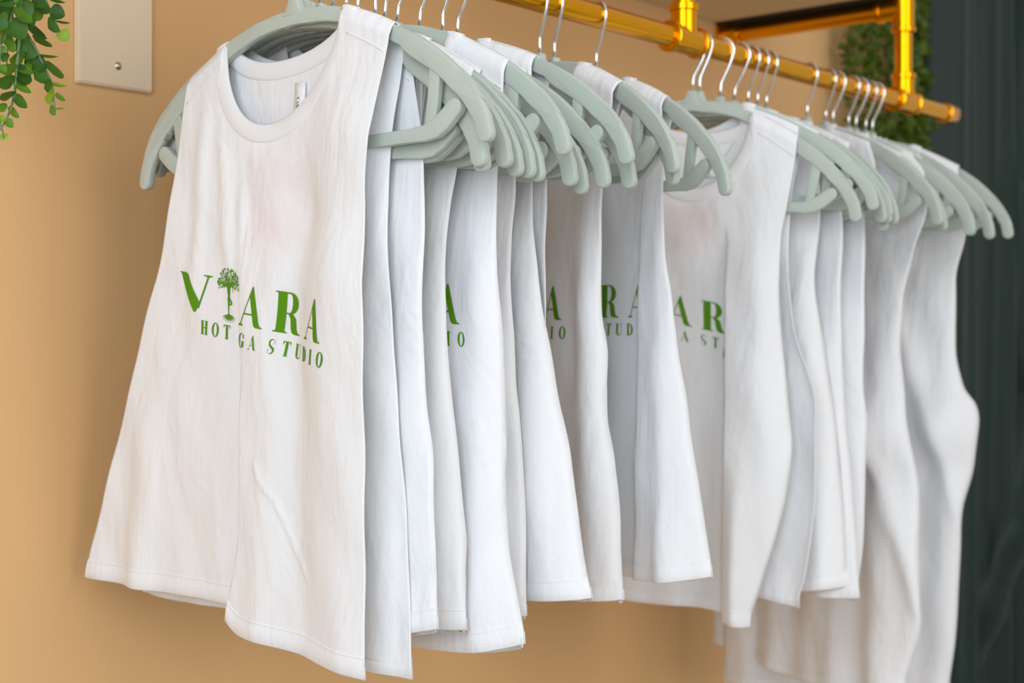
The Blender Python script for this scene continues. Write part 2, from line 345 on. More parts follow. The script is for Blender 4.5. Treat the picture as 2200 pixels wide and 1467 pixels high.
def logo_polys():
    """the print, x from the text centre, y from the base line of the large letters, metres"""
    out = []
    def put(ch, xc, y0, h, sx=1.0):
        w, polys = GL[ch]
        for p in polys: out.append([(xc+(x-w/2)*h*sx, y0+y*h) for x, y in p])
    big = .0345
    put('V', -.0945, 0, big, 1.42); put('A', .0105, 0, big, 1.02); put('R', .0540, 0, big, 1.02); put('A', .0990, 0, big, 1.02)
    x = -.083; pitch = .0154
    for ch in 'HOT YOGA STUDIO':
        if ch == ' ': x += pitch*.5; continue
        put(ch, x, -.0190, .0125, .95); x += pitch
    # tree with a figure in tree pose
    tx = -.0500; rnd = random.Random(4)
    for k in range(210):
        a = rnd.uniform(-.08*PI, 1.08*PI); r = .0155*math.sqrt(rnd.random())
        cx = tx + r*1.02*math.cos(a); cy = .0285 + r*.98*math.sin(a)
        if abs(cx-tx) < .0022 and cy < .033: continue
        d = math.atan2(cy-.026, cx-tx) + rnd.uniform(-.7, .7); l = rnd.uniform(.0010, .0017); w = l*.42
        ca, sa = math.cos(d), math.sin(d)
        out.append([(cx-l*ca, cy-l*sa), (cx+w*sa, cy-w*ca), (cx+l*ca, cy+l*sa), (cx-w*sa, cy+w*ca)])
    def stroke(p, q, w0, w1):
        dx, dy = q[0]-p[0], q[1]-p[1]; l = math.hypot(dx, dy); nx, ny = -dy/l, dx/l
        out.append([(tx+p[0]+nx*w0, p[1]+ny*w0), (tx+p[0]-nx*w0, p[1]-ny*w0), (tx+q[0]-nx*w1, q[1]-ny*w1), (tx+q[0]+nx*w1, q[1]+ny*w1)])
    for k in range(9):
        a = PI*(.12+.76*k/8); stroke((0, .026), (.011*math.cos(a), .0285+.011*math.sin(a)), .0006, .0002)
    out.append([(tx-.0022,.0285),(tx-.0018,.0225),(tx-.0012,.0195),(tx-.0020,.0160),(tx+.0018,.0160),(tx+.0012,.0195),(tx+.0020,.0225),(tx+.0024,.0285),(tx+.0010,.0272),(tx-.0008,.0272)])
    stroke((-.0006, .0172), (-.0006, .0092), .0013, .0008); stroke((-.0006, .0095), (-.0004, .0022), .0008, .0005)
    stroke((.0008, .0168), (.0042, .0128), .0012, .0008); stroke((.0042, .0130), (-.0002, .0114), .0008, .0005)
    stroke((.0045, .0295), (.0062, .0230), .0005, .0002); stroke((-.0030, .0285), (-.0006, .0262), .0006, .0009); stroke((.0034, .0285), (.0008, .0262), .0006, .0009)
    for k in range(17):
        a = -PI*(.02+.96*k/16); l = .0095 if k % 2 else .0065
        stroke((0, .0030), (l*math.cos(a), .0016+l*.62*math.sin(a)), .0007, .00015)
    return out
def tri_polys(polys, cell):
    V = []; Fc = []
    for p in polys:
        q = []
        for a, b in zip(p, p[1:]+p[:1]):
            n = max(1, int(math.hypot(b[0]-a[0], b[1]-a[1])/cell))
            q += [(a[0]+(b[0]-a[0])*k/n, a[1]+(b[1]-a[1])*k/n) for k in range(n)]
        xs = [a[0] for a in q]; ys = [a[1] for a in q]
        extra = [(x, y) for x in np.arange(min(xs)+cell/2, max(xs), cell) for y in np.arange(min(ys)+cell/2, max(ys), cell)] if max(max(xs)-min(xs), max(ys)-min(ys)) > 2*cell else []
        n = len(q)
        r = geometry.delaunay_2d_cdt([Vector(a) for a in q+extra], [], [list(range(n))], 1, 1e-7)
        off = len(V); V += [(v.x, v.y) for v in r[0]]; Fc += [tuple(i+off for i in f) for f in r[2]]
    return np.array(V), Fc
LOGO_V, LOGO_F = tri_polys(logo_polys(), 0.0032)

# ------------------------------------------------------------------ shirts
class Shirt:
    def __init__(s, i, c):
        s.i = i; s.c = c
        s.psi, s.phi = [math.radians(a) for a in HA[i]]
        rnd = random.Random(100+i); s.rnd = rnd
        s.uF = hermite(c['F']); s.uB = hermite(c.get('B') or c['F'])
        ut = float(s.uF(.24)); s.uc = c.get('uc', ut-.138); s.nh = .074
        zl = c.get('L') or [(.26,-.128),(.235,-.128),(.20,-.124),(.15,-.125),(.09,-.139),(0,-.165),(-.1,-.195),(-.25,-.225),(-.55,-.235)]
        if not c.get('L'): zl = [(z, u+s.uc+.008) for z, u in zl]
        s.uLf = hermite(zl)
        s.hf = c.get('hf', .008); s.hb = c.get('hb', .007)
        s.zh = c['hem']            # (left, middle, right)
        s.folds = c.get('folds', [])
        s.ridges = list(c.get('ridges', []))
        for k in range(c.get('rand', 4)):
            u = rnd.uniform(-.14, .12)
            s.ridges.append((u, u*1.35+rnd.uniform(-.02, .02), rnd.uniform(-.6, 1)*c.get('wave', .005), rnd.uniform(.014, .03), rnd.uniform(.05, .16), -.28))
        s.ph = [rnd.uniform(0, 6.28) for _ in range(8)]
        c_, s_ = math.cos(s.phi), math.sin(s.phi)
        T = dense_top(); T = [(-u, z) for u, z in T[::-1]] + T[1:]
        rot = [(u*c_+z*s_, -u*s_+z*c_) for u, z in T]
        s.tu = np.array([r[0] for r in rot]); s.tz = np.array([r[1] for r in rot]) + RAIL
        # the traced outline is where the cloth edge really stands, so shift the edge with its own swing
        k = (math.sin(PI*40/180)*math.cos(s.psi) - math.cos(PI*40/180)*math.sin(s.psi))/(math.sin(PI*40/180)*math.sin(s.psi) + math.cos(PI*40/180)*math.cos(s.psi))
        F0 = list(c['F']); B0 = list(c.get('B') or c['F'])
        for _ in range(3):
            for sd, P0 in ((1, F0), (-1, B0)):
                zz = np.array([q[0] for q in P0]); U, W = s.surf(sd, np.ones(len(zz)), zz)
                ref = sd*.010 if (sd > 0 or c.get('B')) else .013
                P1 = [(z, u0 + k*(w-ref)*float(sstep(.235, .185, z))) for (z, u0), w in zip(P0, W)]
                if sd > 0: s.uF = hermite(P1)
                else: s.uB = hermite(P1)
    def armtop(s, u): return np.interp(u, s.tu, s.tz) + .0019
    def top(s, side, a):
        u0, u1 = float(s.uLf(.24)), float(s.uF(.24))
        u = u0 + np.asarray(a)*(u1-u0); x = np.clip(np.abs(u-s.uc)/s.nh, 0, 1)
        zl, zr = float(s.armtop(s.uc-s.nh)), float(s.armtop(s.uc+s.nh))
        zn = zl + (zr-zl)*(u-s.uc+s.nh)/(2*s.nh)
        d = s.c.get('drop', .094) if side > 0 else .030
        zneck = zn - d*(1-x**2.1)**.62
        return np.where(x >= 1, s.armtop(u), zneck), x
    def hem(s, a):
        l, m, r = s.zh; a = np.asarray(a)
        z = l*(1-a)*(1-2*a) + 4*m*a*(1-a) + r*a*(2*a-1)
        z = z + s.c.get('hemwave', .004)*np.sin(a*9+s.ph[7])
        if 'hemstep' in s.c:
            am, d, w = s.c['hemstep']; z = z + d*sstep(am-w, am+w, a)
        return z
    def width(s, side, z):
        uL = s.uLf(z); uR = (s.uF if side > 0 else s.uB)(z)
        D2 = sum(2*(D(z) if callable(D) else D*sstep(z0, z1, z)) for (c1, D, h, z0, z1) in s.folds) if side > 0 else 0
        return uL, uR, D2
    def surf(s, side, a, z):
        a = np.asarray(a, float); z = np.asarray(z, float)
        uL, uR, D2 = s.width(side, z)
        cc = a*(uR-uL+D2); f = cc.copy() if hasattr(cc, 'copy') else cc
        W = np.zeros(np.broadcast(a, z).shape)
        if side > 0:
            for (c1, D, h, z0, z1) in s.folds:
                Dz = D(z) if callable(D) else D*sstep(z0, z1, z); e = .0035
                cpos = c1 + s.c.get('foldlean', 0)*sstep(-.17, -.27, z) - uL; b1 = cpos+Dz; b2 = cpos+2*Dz
                f = f - ((cc-b1)+np.sqrt((cc-b1)**2+e*e)) + ((cc-b2)+np.sqrt((cc-b2)**2+e*e))
                W = W + h*sstep(z0, z1, z)*(.5+.5*np.tanh((cc-(b1+b2)/2)/(.35*Dz+.003)))
        U = uL + f
        low = sstep(.15, -.06, z)
        x = np.clip((np.abs(2*a-1)-.70)/.30, 0, 1)
        rp = np.sqrt(np.clip(1-x*x, 0, 1))
        if s.c.get('crisp'): rp = np.ones_like(rp)
        h = s.hf if side > 0 else s.hb
        grow = 1 + s.c.get('flare', .5)*sstep(.12, -.28, z)
        W = W + side*h*grow*(1-low + low*rp)
        drop = sstep(.16, -.25, z)
        p = s.ph; wv = s.c.get('wave', .005)
        W = W + .5*wv*drop*(np.sin(U*62+p[0]+z*2) + .6*np.sin(U*105+p[1]-z*4))
        W = W + side*.0006*(np.sin(U*90+z*45+p[2]) + np.sin(U*50-z*70+p[3]))*sstep(.24, .15, z)
        for (ut, ub, A, sg, z0, z1) in s.ridges:
            t = np.clip((.2-z)/.47, 0, 1); uc = ut+(ub-ut)*t
            k = sstep(z0, z1, z)*A*np.exp(-((U-uc)/sg)**2)
            W = W + (k if side > 0 else .35*k)
        if side > 0 and 'extra' in s.c: W = W + s.c['extra'](U, z)
        if side < 0 and 'extraB' in s.c: W = W + s.c['extraB'](U, z)
        return U, W
    def point(s, side, a, z, dw=0.0):
        """a, z with the rounding over the hanger at the shoulder"""
        U, W = s.surf(side, a, z)
        zt, x = s.top(side, a)
        k = np.where(x >= .98, np.sqrt(np.clip((zt-z)/.012, 0, 1)), np.clip(.75+np.clip((zt-z)/.03, 0, 1)*.25, 0, 1))
        return U, W*k + dw, z
    def world(s, U, W, Z):
        x = HX[s.i] + U*math.sin(s.psi) - W*math.cos(s.psi)
        y = -U*math.cos(s.psi) - W*math.sin(s.psi)
        return np.stack([x, y, np.asarray(Z)+ZC], -1)
    def a_of(s, side, u, z):
        uL, uR, D2 = s.width(side, z)
        return (u-uL)/(uR-uL+D2)

def grid_faces(n, m, off=0, flip=False):
    f = []
    for r in range(m-1):
        for q in range(n-1):
            v = off + r*n + q
            f.append((v, v+1, v+n+1, v+n) if flip else (v, v+n, v+n+1, v+1))
    return f

def build_shirt(i, c, label, name='tank_top'):
    s = Shirt(i, c); n, m = c.get('res', (70, 80))
    base = np.array([HX[i], 0, ZC + min(s.zh)])
    root = empty(name, tuple(base), (0, 0, 0), label, 'tank top', 'white tank tops hanging on the rail')
    a = np.linspace(0, 1, n)
    v = np.linspace(0, 1, m)**1.25
    V = []; F = []
    idx = {}
    for side in (1, -1):
        zt, x = s.top(side, a); zh = s.hem(a) + (0 if side > 0 else c.get('backhem', -.004))
        Z = zt[None, :]*(1-v[:, None]) + zh[None, :]*v[:, None]
        A = np.broadcast_to(a[None, :], Z.shape)
        U, W, _ = s.point(side, A, Z)
        P = s.world(U, W, Z) - base
        idx[side] = len(V)
        V += list(P.reshape(-1, 3)); F += grid_faces(n, m, idx[side], side > 0)
        if side > 0: U1, W1, Z1 = U, W, Z
        else: U2, W2, Z2 = U, W, Z
    # side seams below the arm holes, tucked inwards
    zah = c.get('armhole', 0.0)
    for col, sg in ((0, 1), (n-1, -1)):
        rows = [r for r in range(m) if Z1[r, col] < zah] if not (sg < 0 and c.get('slit')) else []
        if not rows: continue
        o = len(V)
        for r in rows:
            tk = float(np.clip((zah-Z1[r, col])/(zah-min(s.zh)), 0, 1)); b = float(sstep(.05, 1, tk))
            uc = U1[r, col] + .004
            if sg < 0: uc = min(U1[r, col] - .9*max(0, W1[r, col]-W2[r, col])*(1-b) - .9*c.get('groove', .006)*b, U2[r, col]) - .003
            _, wb, _ = s.point(-1, np.array([s.a_of(-1, uc, Z1[r, col])]), np.array([Z1[r, col]]))
            wc = (float(wb[0])+.0007)*(1-b) + max(W2[r, col]+.0004, W1[r, col]-c.get('groove', .006))*b
            V.append(s.world(uc, wc, (Z1[r, col]+Z2[r, col])/2) - base)
        nr = len(rows); o2 = len(V)
        V += [V[idx[1]+r*n+col] for r in rows] + [V[idx[-1]+r*n+col] for r in rows]      # own edge loops keep the seam crisp
        for k in range(nr-1):
            f1, f2, b1, b2 = o2+k, o2+k+1, o2+nr+k, o2+nr+k+1
            F.append((f1, f2, o+k+1, o+k) if sg > 0 else (f2, f1, o+k, o+k+1)); F.append((o+k, o+k+1, b2, b1) if sg > 0 else (o+k+1, o+k, b1, b2))
    me = np_mesh('shirt_body', V, F, M['cotton'])
    bm = bmesh.new(); bm.from_mesh(me); bmesh.ops.remove_doubles(bm, verts=[q for q in bm.verts if q.co.z + base[2] - ZC > .19], dist=2e-4); bm.to_mesh(me); bm.free()
    me.polygons.foreach_set('use_smooth', [True]*len(me.polygons))
    if 'pink' in c:
        cx, cz, rx, rz, amt = c['pink']
        co = np.empty(len(me.vertices)*3); me.vertices.foreach_get('co', co); co = co.reshape(-1, 3)
        uu = (co[:, 0]+base[0]-HX[i])*math.sin(s.psi) - (co[:, 1]+base[1])*math.cos(s.psi); zz = co[:, 2]+base[2]-ZC
        d = np.maximum(np.abs(uu-cx)/rx, np.abs(zz-cz)/rz)
        val = amt*sstep(1.15, .35, d)*(.8+.2*np.sin(uu*70+zz*110))
        at = me.attributes.new('tint', 'FLOAT', 'POINT'); at.data.foreach_set('value', val.astype(np.float32))
    body = add('body', me, root)
    so = body.modifiers.new('cloth_thickness', 'SOLIDIFY'); so.thickness = .0009; so.offset = 0
    # rib neck band, front and back
    th = np.linspace(0, PI, c.get('nb', 40)); V = []; F = []
    for side in (1, -1):
        u = s.uc - s.nh*np.cos(th)
        u0, u1 = float(s.uLf(.24)), float(s.uF(.24))
        aa = (u-u0)/(u1-u0); zt, _ = s.top(side, aa)
        Uc, Wc, _ = s.point(side, aa, zt)
        du = np.gradient(Uc); dz = np.gradient(zt); l = np.hypot(du, dz)+1e-9
        nx, nz = dz/l, -du/l           # outward from the opening
        prof = [(.0140, .0002), (.0128, .0016), (.0115, .0021), (.006, .0023), (-.001, .0021), (-.0028, .0003), (-.001, -.0014), (.006, -.0016), (.0115, -.0015), (.0128, -.0012), (.0140, -.0002)]
        o = len(V)
        for (d, w) in prof:
            Uq = Uc + nx*d; Zq = zt + nz*d
            Zs = np.minimum(Zq, s.armtop(Uq)+.0012)
            aq = s.a_of(side, Uq, np.minimum(Zs, .26)); _, Wq, _ = s.point(side, np.clip(aq, 0, 1), Zs)
            k = np.sin(th)**.35
            Wd = Wq*(k) + (1-k)*side*.002
            V += list(s.world(Uq, Wd + side*w, Zs) - base)
        F += grid_faces(len(th), len(prof), o, side > 0)
    me = np_mesh('neckband', V, F, M['rib']); nb = add('neckband', me, root)
    # turned hem with its stitch line
    V = []; F = []
    for side in (1, -1):
        zh = s.hem(a) + (0 if side > 0 else c.get('backhem', -.004)); o = len(V)
        prof = [(.0175, .0002), (.0168, .0012), (.0158, .0013), (.0150, .0007), (.0142, .0014), (.007, .0016), (.0, .0014), (-.0012, .0), (-.0004, -.0012), (.009, -.0012)]
        for d, w in prof:
            U, W, Z = s.point(side, a, zh+d, 0.0)
            V += list(s.world(U, W + side*w, Z) - base)
        F += grid_faces(n, len(prof), o, side > 0)
    add('hem', np_mesh('hem', V, F, M['cotton']), root)
    # shoulder seams on the front
    if n >= 70:
        for sg in (-1, 1):
            ue = float((s.uF if sg > 0 else s.uLf)(.215)) - sg*.002
            u = np.linspace(s.uc + sg*.083, ue, 14); z = s.armtop(u) - .0225 - .004*np.linspace(0, 1, 14)
            U, W, Z = s.point(1, np.clip(s.a_of(1, u, z), 0, 1), z)
            bm = bmesh.new(); tube(bm, [tuple(q) for q in s.world(U, W+.0006, Z) - base], .0007, 6)
            add('shoulder_seam', bm_mesh('shoulder_seam', bm, M['rib']), root)
    # print on the chest
    if 'text' in c:
        tc, zb, sl = c['text']
        X = LOGO_V[:, 0]; Z = zb + sl*X + LOGO_V[:, 1]
        aa = s.a_of(1, tc+X, Z)
        U, W, _ = s.point(1, aa, Z)
        h = 1e-3
        Ua, Wa = s.surf(1, aa+h, Z); Ub, Wb = s.surf(1, aa-h, Z); _, Wc = s.surf(1, aa, Z-h); _, Wd = s.surf(1, aa, Z+h)
        tu, tw = Ua-Ub, Wa-Wb; sz = (Wd-Wc)/(2*h)
        l = np.hypot(tu, tw)+1e-9; nu, nw = -tw/l, tu/l
        off = .0011
        P = s.world(U+nu*off, W+nw*off, Z) - base
        ok = (aa > .01) & (aa < .99)
        Fk = [f for f in LOGO_F if all(ok[q] for q in f)]
        if Fk: add('printed_logo', np_mesh('printed_logo', P, Fk, M['ink']), root)
    return s, root, base

EDGE = {
0: dict(F=[(.26,.118),(.238,.119),(.218,.117),(.169,.104),(.149,.099),(.094,.096),(.038,.095),(-.038,.096),(-.113,.098),(-.188,.098),(-.278,.097)],
        B=[(.26,.118),(.238,.119),(.218,.118),(.151,.105),(.116,.102),(.045,.102),(.003,.106),(-.067,.112),(-.124,.118),(-.179,.122),(-.27,.126)]),
2: dict(F=[(.25,.117),(.21,.125),(.127,.139),(.045,.138),(-.011,.138),(-.066,.142),(-.109,.149),(-.137,.149),(-.192,.152),(-.245,.154)]),
5: dict(F=[(.26,.132),(.215,.14),(.18,.134),(.131,.127),(.104,.121),(.068,.116),(.04,.115),(.004,.116),(-.054,.121),(-.07,.123),(-.113,.129),(-.156,.134),(-.184,.137),(-.254,.137)]),
7: dict(F=[(.26,.155),(.23,.156),(.202,.156),(.12,.15),(.075,.149),(.047,.15),(.004,.155),(-.054,.158),(-.127,.159),(-.184,.162),(-.226,.171),(-.259,.179)]),
9: dict(F=[(.25,.12),(.2,.126),(.124,.126),(.079,.122),(.034,.121),(-.049,.126),(-.074,.129),(-.149,.135),(-.255,.137)]),
11: dict(F=[(.26,.112),(.244,.115),(.135,.117),(.097,.117),(.05,.123),(.011,.129),(-.02,.137),(-.065,.146),(-.112,.159),(-.15,.165),(-.187,.171),(-.237,.183)],
         B=[(.26,.112),(.244,.115),(.222,.122),(.129,.118),(.082,.116),(.042,.116),(0,.116),(-.1,.138),(-.24,.160)]),
13: dict(F=[(.26,.137),(.236,.138),(.215,.136),(.136,.119),(.054,.117),(.012,.12),(-.029,.131),(-.08,.132),(-.133,.141),(-.185,.148),(-.257,.153)]),
15: dict(F=[(.26,.113),(.232,.116),(.135,.117),(.074,.119),(.039,.127),(.004,.134),(-.039,.142),(-.084,.154),(-.139,.165),(-.184,.178),(-.219,.187),(-.242,.192)]),
16: dict(F=[(.26,.123),(.22,.125),(.143,.114),(.1,.105),(.044,.102),(-.015,.106),(-.097,.115),(-.14,.119),(-.194,.112),(-.249,.097),(-.282,.086),(-.305,.079),(-.337,.066)],
         B=[(.26,.123),(.218,.124),(.139,.112),(.085,.109),(.005,.114),(-.097,.14),(-.184,.139),(-.293,.127),(-.313,.121)]),
18: dict(F=[(.26,.12),(.22,.12),(.136,.123),(.056,.116),(-.035,.131),(-.115,.143),(-.235,.155),(-.31,.159)]),
20: dict(F=[(.25,.118),(.2,.132),(.125,.147),(0,.148),(-.075,.152),(-.192,.164),(-.307,.173)]),
22: dict(F=[(.25,.12),(.2,.14),(.127,.160),(-.076,.162),(-.116,.168),(-.167,.166),(-.238,.164),(-.315,.155)]),
24: dict(F=[(.26,.112),(.238,.120),(.2,.15),(.156,.175),(.093,.154),(.027,.141),(-.03,.141),(-.15,.152),(-.238,.174),(-.358,.167),(-.46,.152)]),
29: dict(F=[(.25,.12),(.208,.127),(.133,.136),(.063,.123),(-.032,.125),(-.084,.135),(-.112,.154),(-.13,.157),(-.182,.153),(-.254,.132),(-.325,.132),(-.445,.125),(-.501,.118)]),
}
CFG = {}
def hero_extra(U, z):
    # deep valley right of the lettering and the plain pleat beside the arm hole
    w = .015*sstep(.020, .075, U)*sstep(.235, .15, z)*(1-.45*sstep(-.02, -.2, z))
    w = w - .006*np.exp(-((U-.018-.05*np.clip(-z, 0, 1))/.022)**2)*sstep(.18, .1, z)
    # raised curved crease low on the front
    cu = np.interp(-z, [.118, .132, .148, .17, .19, .213], [-.026, -.018, .000, .012, .023, .042])
    w = w + .0024*np.exp(-((U-cu)/.0019)**2)*sstep(-.112, -.125, z)*sstep(-.216, -.205, z)
    # drape lines falling from the left shoulder
    w = w + .0035*np.exp(-((U+.102+.25*(.2-z)*.4)/.010)**2)*sstep(.23, .17, z)*sstep(-.05, .08, z)
    w = w + .003*np.exp(-((U+.085-.30*(.2-z)*.3)/.008)**2)*sstep(.2, .14, z)*sstep(.0, .08, z)
    w = w + .003*np.exp(-((U+.055-.02*(.1-z))/.007)**2)*sstep(.15, .1, z)*sstep(0, .06, z)
    return w
CFG[0] = dict(EDGE[0], uc=-.0105, drop=.087, L=[(.26,-.126),(.235,-.128),(.219,-.131),(.16,-.144),(.095,-.159),(0,-.191),(-.12,-.236),(-.247,-.278),(-.3,-.286)],
    hem=(-.243, -.247, -.262), hemstep=(.605, -.017, .05), hemwave=.0015, foldlean=-.016, hf=.009, hb=.008, flare=.3, crisp=True, tuck=.007, slit=True, armhole=.03, res=(190, 190), nb=80, rand=0, wave=.0022,
    folds=[(-.050, hermite([(-.3,.028),(-.1,.020),(-.02,.0125),(0,.0105),(.03,.0085),(.06,.0075),(.12,0),(.3,0)]), .012, .10, .03)], text=(-.022, .0005, -.13), extra=hero_extra, extraB=lambda U, z: .009*sstep(.124, .085, U)*sstep(.035, .085, U)*sstep(.235, .18, z), backhem=-.006, pink=(-.012, .105, .042, .046, .26),
    ridges=[(-.13, -.20, .006, .02, .05, -.25), (-.02, -.02, .004, .02, -.05, -.28), (.085, .085, .003, .02, .2, -.1)])
CFG[2] = dict(EDGE[2], hem=(-.25, -.26, -.246), hf=.0045, hb=.005, flare=.4, wave=.003, ridges=[(.115, .12, .003, .012, .2, -.05)])
CFG[5] = dict(EDGE[5], hem=(-.25, -.262, -.256), hf=.0065, hb=.006, wave=.003, ridges=[(.10, .11, .006, .014, .2, -.05), (.07, .07, -.004, .01, .1, -.1)])
CFG[7] = dict(EDGE[7], hem=(-.255, -.285, -.262), text=(-.005, .006, -.04), hf=.008, ridges=[(.128, .138, .008, .018, .23, .0)])
CFG[9] = dict(EDGE[9], hem=(-.25, -.26, -.253), hf=.007)
CFG[11] = dict(EDGE[11], hem=(-.25, -.262, -.238), hf=.010, wave=.006, ridges=[(.09, .14, .012, .022, .18, -.1), (.04, .07, .006, .018, .1, -.2)])
CFG[13] = dict(EDGE[13], hem=(-.26, -.278, -.258), text=(-.056, .006, 0), hf=.012, wave=.007, ridges=[(.095, .118, .014, .020, .22, -.05), (.0, .0, -.004, .03, .1, -.2)])
CFG[15] = dict(EDGE[15], hem=(-.25, -.268, -.243), text=(-.018, .009, 0), hf=.010, wave=.007, folds=[(.090, .014, .012, .2, .05)], res=(100, 100), ridges=[(.115, .15, .008, .016, .22, -.1)])
def ar_extra(U, z):
    return .010*np.exp(-((U-.082-.02*np.clip(z, -1, 0))/.026)**2)*sstep(.22, .06, z) + .018*np.exp(-((U-.060)/.014)**2)*sstep(-.12, -.3, z)
CFG[16] = dict(EDGE[16], uc=-.003, hem=(-.31, -.332, -.345), text=(-.027, .004, -.20), hf=.010, folds=[(.040, .026, .013, .13, .035)], extra=ar_extra, drop=.098, backhem=.02, slit=True, pink=(-.004, .118, .040, .036, .34), res=(100, 110), nb=60)
CFG[18] = dict(EDGE[18], hem=(-.32, -.325, -.312), hf=.010, ridges=[(.10, .125, .012, .02, .2, -.1)])
CFG[20] = dict(EDGE[20], hem=(-.32, -.325, -.318), hf=.008)
CFG[22] = dict(EDGE[22], hem=(-.32, -.33, -.322), hf=.008, ridges=[(.12, .12, .008, .016, .2, -.1)])
def knot_extra(U, z):
    d2 = ((U-.11)/.05)**2 + ((z+.14)/.05)**2
    return .022*np.exp(-d2) - .012*np.exp(-(((U-.10)/.04)**2+((z+.20)/.03)**2)) + .012*np.exp(-((U-.06-.35*(-.05-z))/.018)**2)*sstep(.1, -.1, z)
CFG[24] = dict(EDGE[24], hem=(-.472, -.488, -.50), hf=.014, wave=.008, extra=knot_extra, res=(90, 110), armhole=-.08, L=[(.26,-.14),(.235,-.14),(.15,-.13),(0,-.165),(-.2,-.195),(-.42,-.223),(-.55,-.218)])
CFG[29] = dict(EDGE[29], hem=(-.53, -.55, -.55), hf=.014, wave=.008, extra=knot_extra, res=(90, 110))
LONG = (24, 25, 26, 27, 28, 29)
prev = 0
for i in range(30):
    if i in CFG: prev = i; continue
    src = EDGE[prev].get('B') if prev in (0,) else EDGE[prev]['F']
    dx = HX[i]-HX[prev]; dpsi = math.radians(HA[i][0]-HA[prev][0])
    F = []
    for z, u in src:
        k = 1.0 if z < .19 else 0.25
        F.append((z, u - k*(.84*dx + .007 + max(0, dpsi*u*.8))))
    zl = CFG[prev]['hem']
    CFG[i] = dict(F=F, hem=tuple(q+.006 for q in zl), hf=.0035 if i == 1 else .0055, hb=.0035 if i == 1 else .0055, flare=.2, res=(48, 56), nb=24, wave=.003)
    if i in LONG: CFG[i].update(hem=(-.515, -.525, -.52), L=[(.26,-.14),(.235,-.14),(.15,-.13),(0,-.165),(-.2,-.175),(-.51,-.178),(-.55,-.178)])
    else: CFG[i]['text'] = (-.03, .005, -.05)
SEEN = {0: 'white cropped tank top in front, green VIARA HOT YOGA STUDIO print fully in view',
 7: 'white cropped tank top showing the green letters A and IO',
 13: 'white cropped tank top showing part of an R, then A and IO',
 15: 'white cropped tank top showing green RA above STU, before the gap in the hangers',
 16: 'white cropped tank top with round neck in view, showing green A R and A STU',
 24: 'long white tank top with gathered side, on the %s hanger, behind the cropped ones' % ORD[24],
 29: 'long white tank top last on the rail against the dark teal curtain'}
SH = {}
for i in range(30):
    lb = SEEN.get(i) or ('%s white tank top on the %s hanger from the near end of the rail' % ('long' if i in LONG else 'cropped', ORD[i]))
    SH[i] = build_shirt(i, CFG[i], lb)

# neck label inside the front shirt
def neck_label(i, u0, z0, w, h, write):
    s, root, base = SH[i]
    a = s.a_of(-1, u0+np.array([0, w/2, w]), np.array([z0]*3)); V = []
    rows = 6
    for r in range(rows):
        z = z0 - h*r/(rows-1)
        U, W, _ = s.point(-1, s.a_of(-1, u0+np.array([0, w/2, w]), np.full(3, z)), np.full(3, z))
        V += list(s.world(U, W+.0022+.0006*r, np.full(3, z)) - base)
    me = np_mesh('neck_label', V, grid_faces(3, rows, 0, True), M['satin']); o = add('neck_label', me, root)
    o['label'] = 'small white satin label'
    so = o.modifiers.new('thickness', 'SOLIDIFY'); so.thickness = .0004
    if not write: return
    pol = []; y = 0; lh = .0031
    for ch in 'CANVAS':
        wd, ps = GL[ch]
        for p in ps: pol.append([(yy*lh, -(y+xx*lh)) for xx, yy in p])
        y += wd*lh + .0008
    X, Fc = tri_polys(pol, .002)
    uu = u0 + .0030 + X[:, 0]; zz = z0 - .0125 + X[:, 1]
    U, W, _ = s.point(-1, s.a_of(-1, uu, zz), zz)
    t = (z0-zz)/h
    P = s.world(U, W+.0022+.003*t+.0007, zz) - base
    add('label_lettering', np_mesh('label_lettering', P, Fc, M['blackink']), o, ).parent = o
neck_label(0, -.0045, .2095, .013, .040, True)
neck_label(16, .012, .212, .013, .035, False)

# ------------------------------------------------------------------ eucalyptus trailing at the upper left
EUC_STEMS= {'A': [(-0.1406, 0.3086), (-0.1388, 0.2683), (-0.1379, 0.244), (-0.141, 0.2233), (-0.145, 0.2025), (-0.1499, 0.1889), (-0.1556, 0.1762), (-0.1626, 0.1642)], 'B': [(-0.1388, 0.2683), (-0.1316, 0.2581), (-0.1239, 0.2503), (-0.117, 0.241), (-0.1124, 0.2314), (-0.1078, 0.2216), (-0.1059, 0.2095), (-0.1054, 0.1908)], 'C': [(-0.1161, 0.3092), (-0.1138, 0.2889), (-0.1101, 0.2813), (-0.104, 0.2699), (-0.1003, 0.2638), (-0.098, 0.2605)], 'D': [(-0.1298, 0.3025), (-0.1302, 0.2615), (-0.1312, 0.2287), (-0.1339, 0.212)], 'E': [(-0.1442, 0.2958), (-0.1477, 0.2709), (-0.1539, 0.2477), (-0.16, 0.2367)], 'F': [(-0.1704, 0.1993), (-0.1626, 0.1802), (-0.1574, 0.1668), (-0.1561, 0.1617)], 'G': [(-0.1574, 0.2491), (-0.1583, 0.2249), (-0.1591, 0.2127)]}
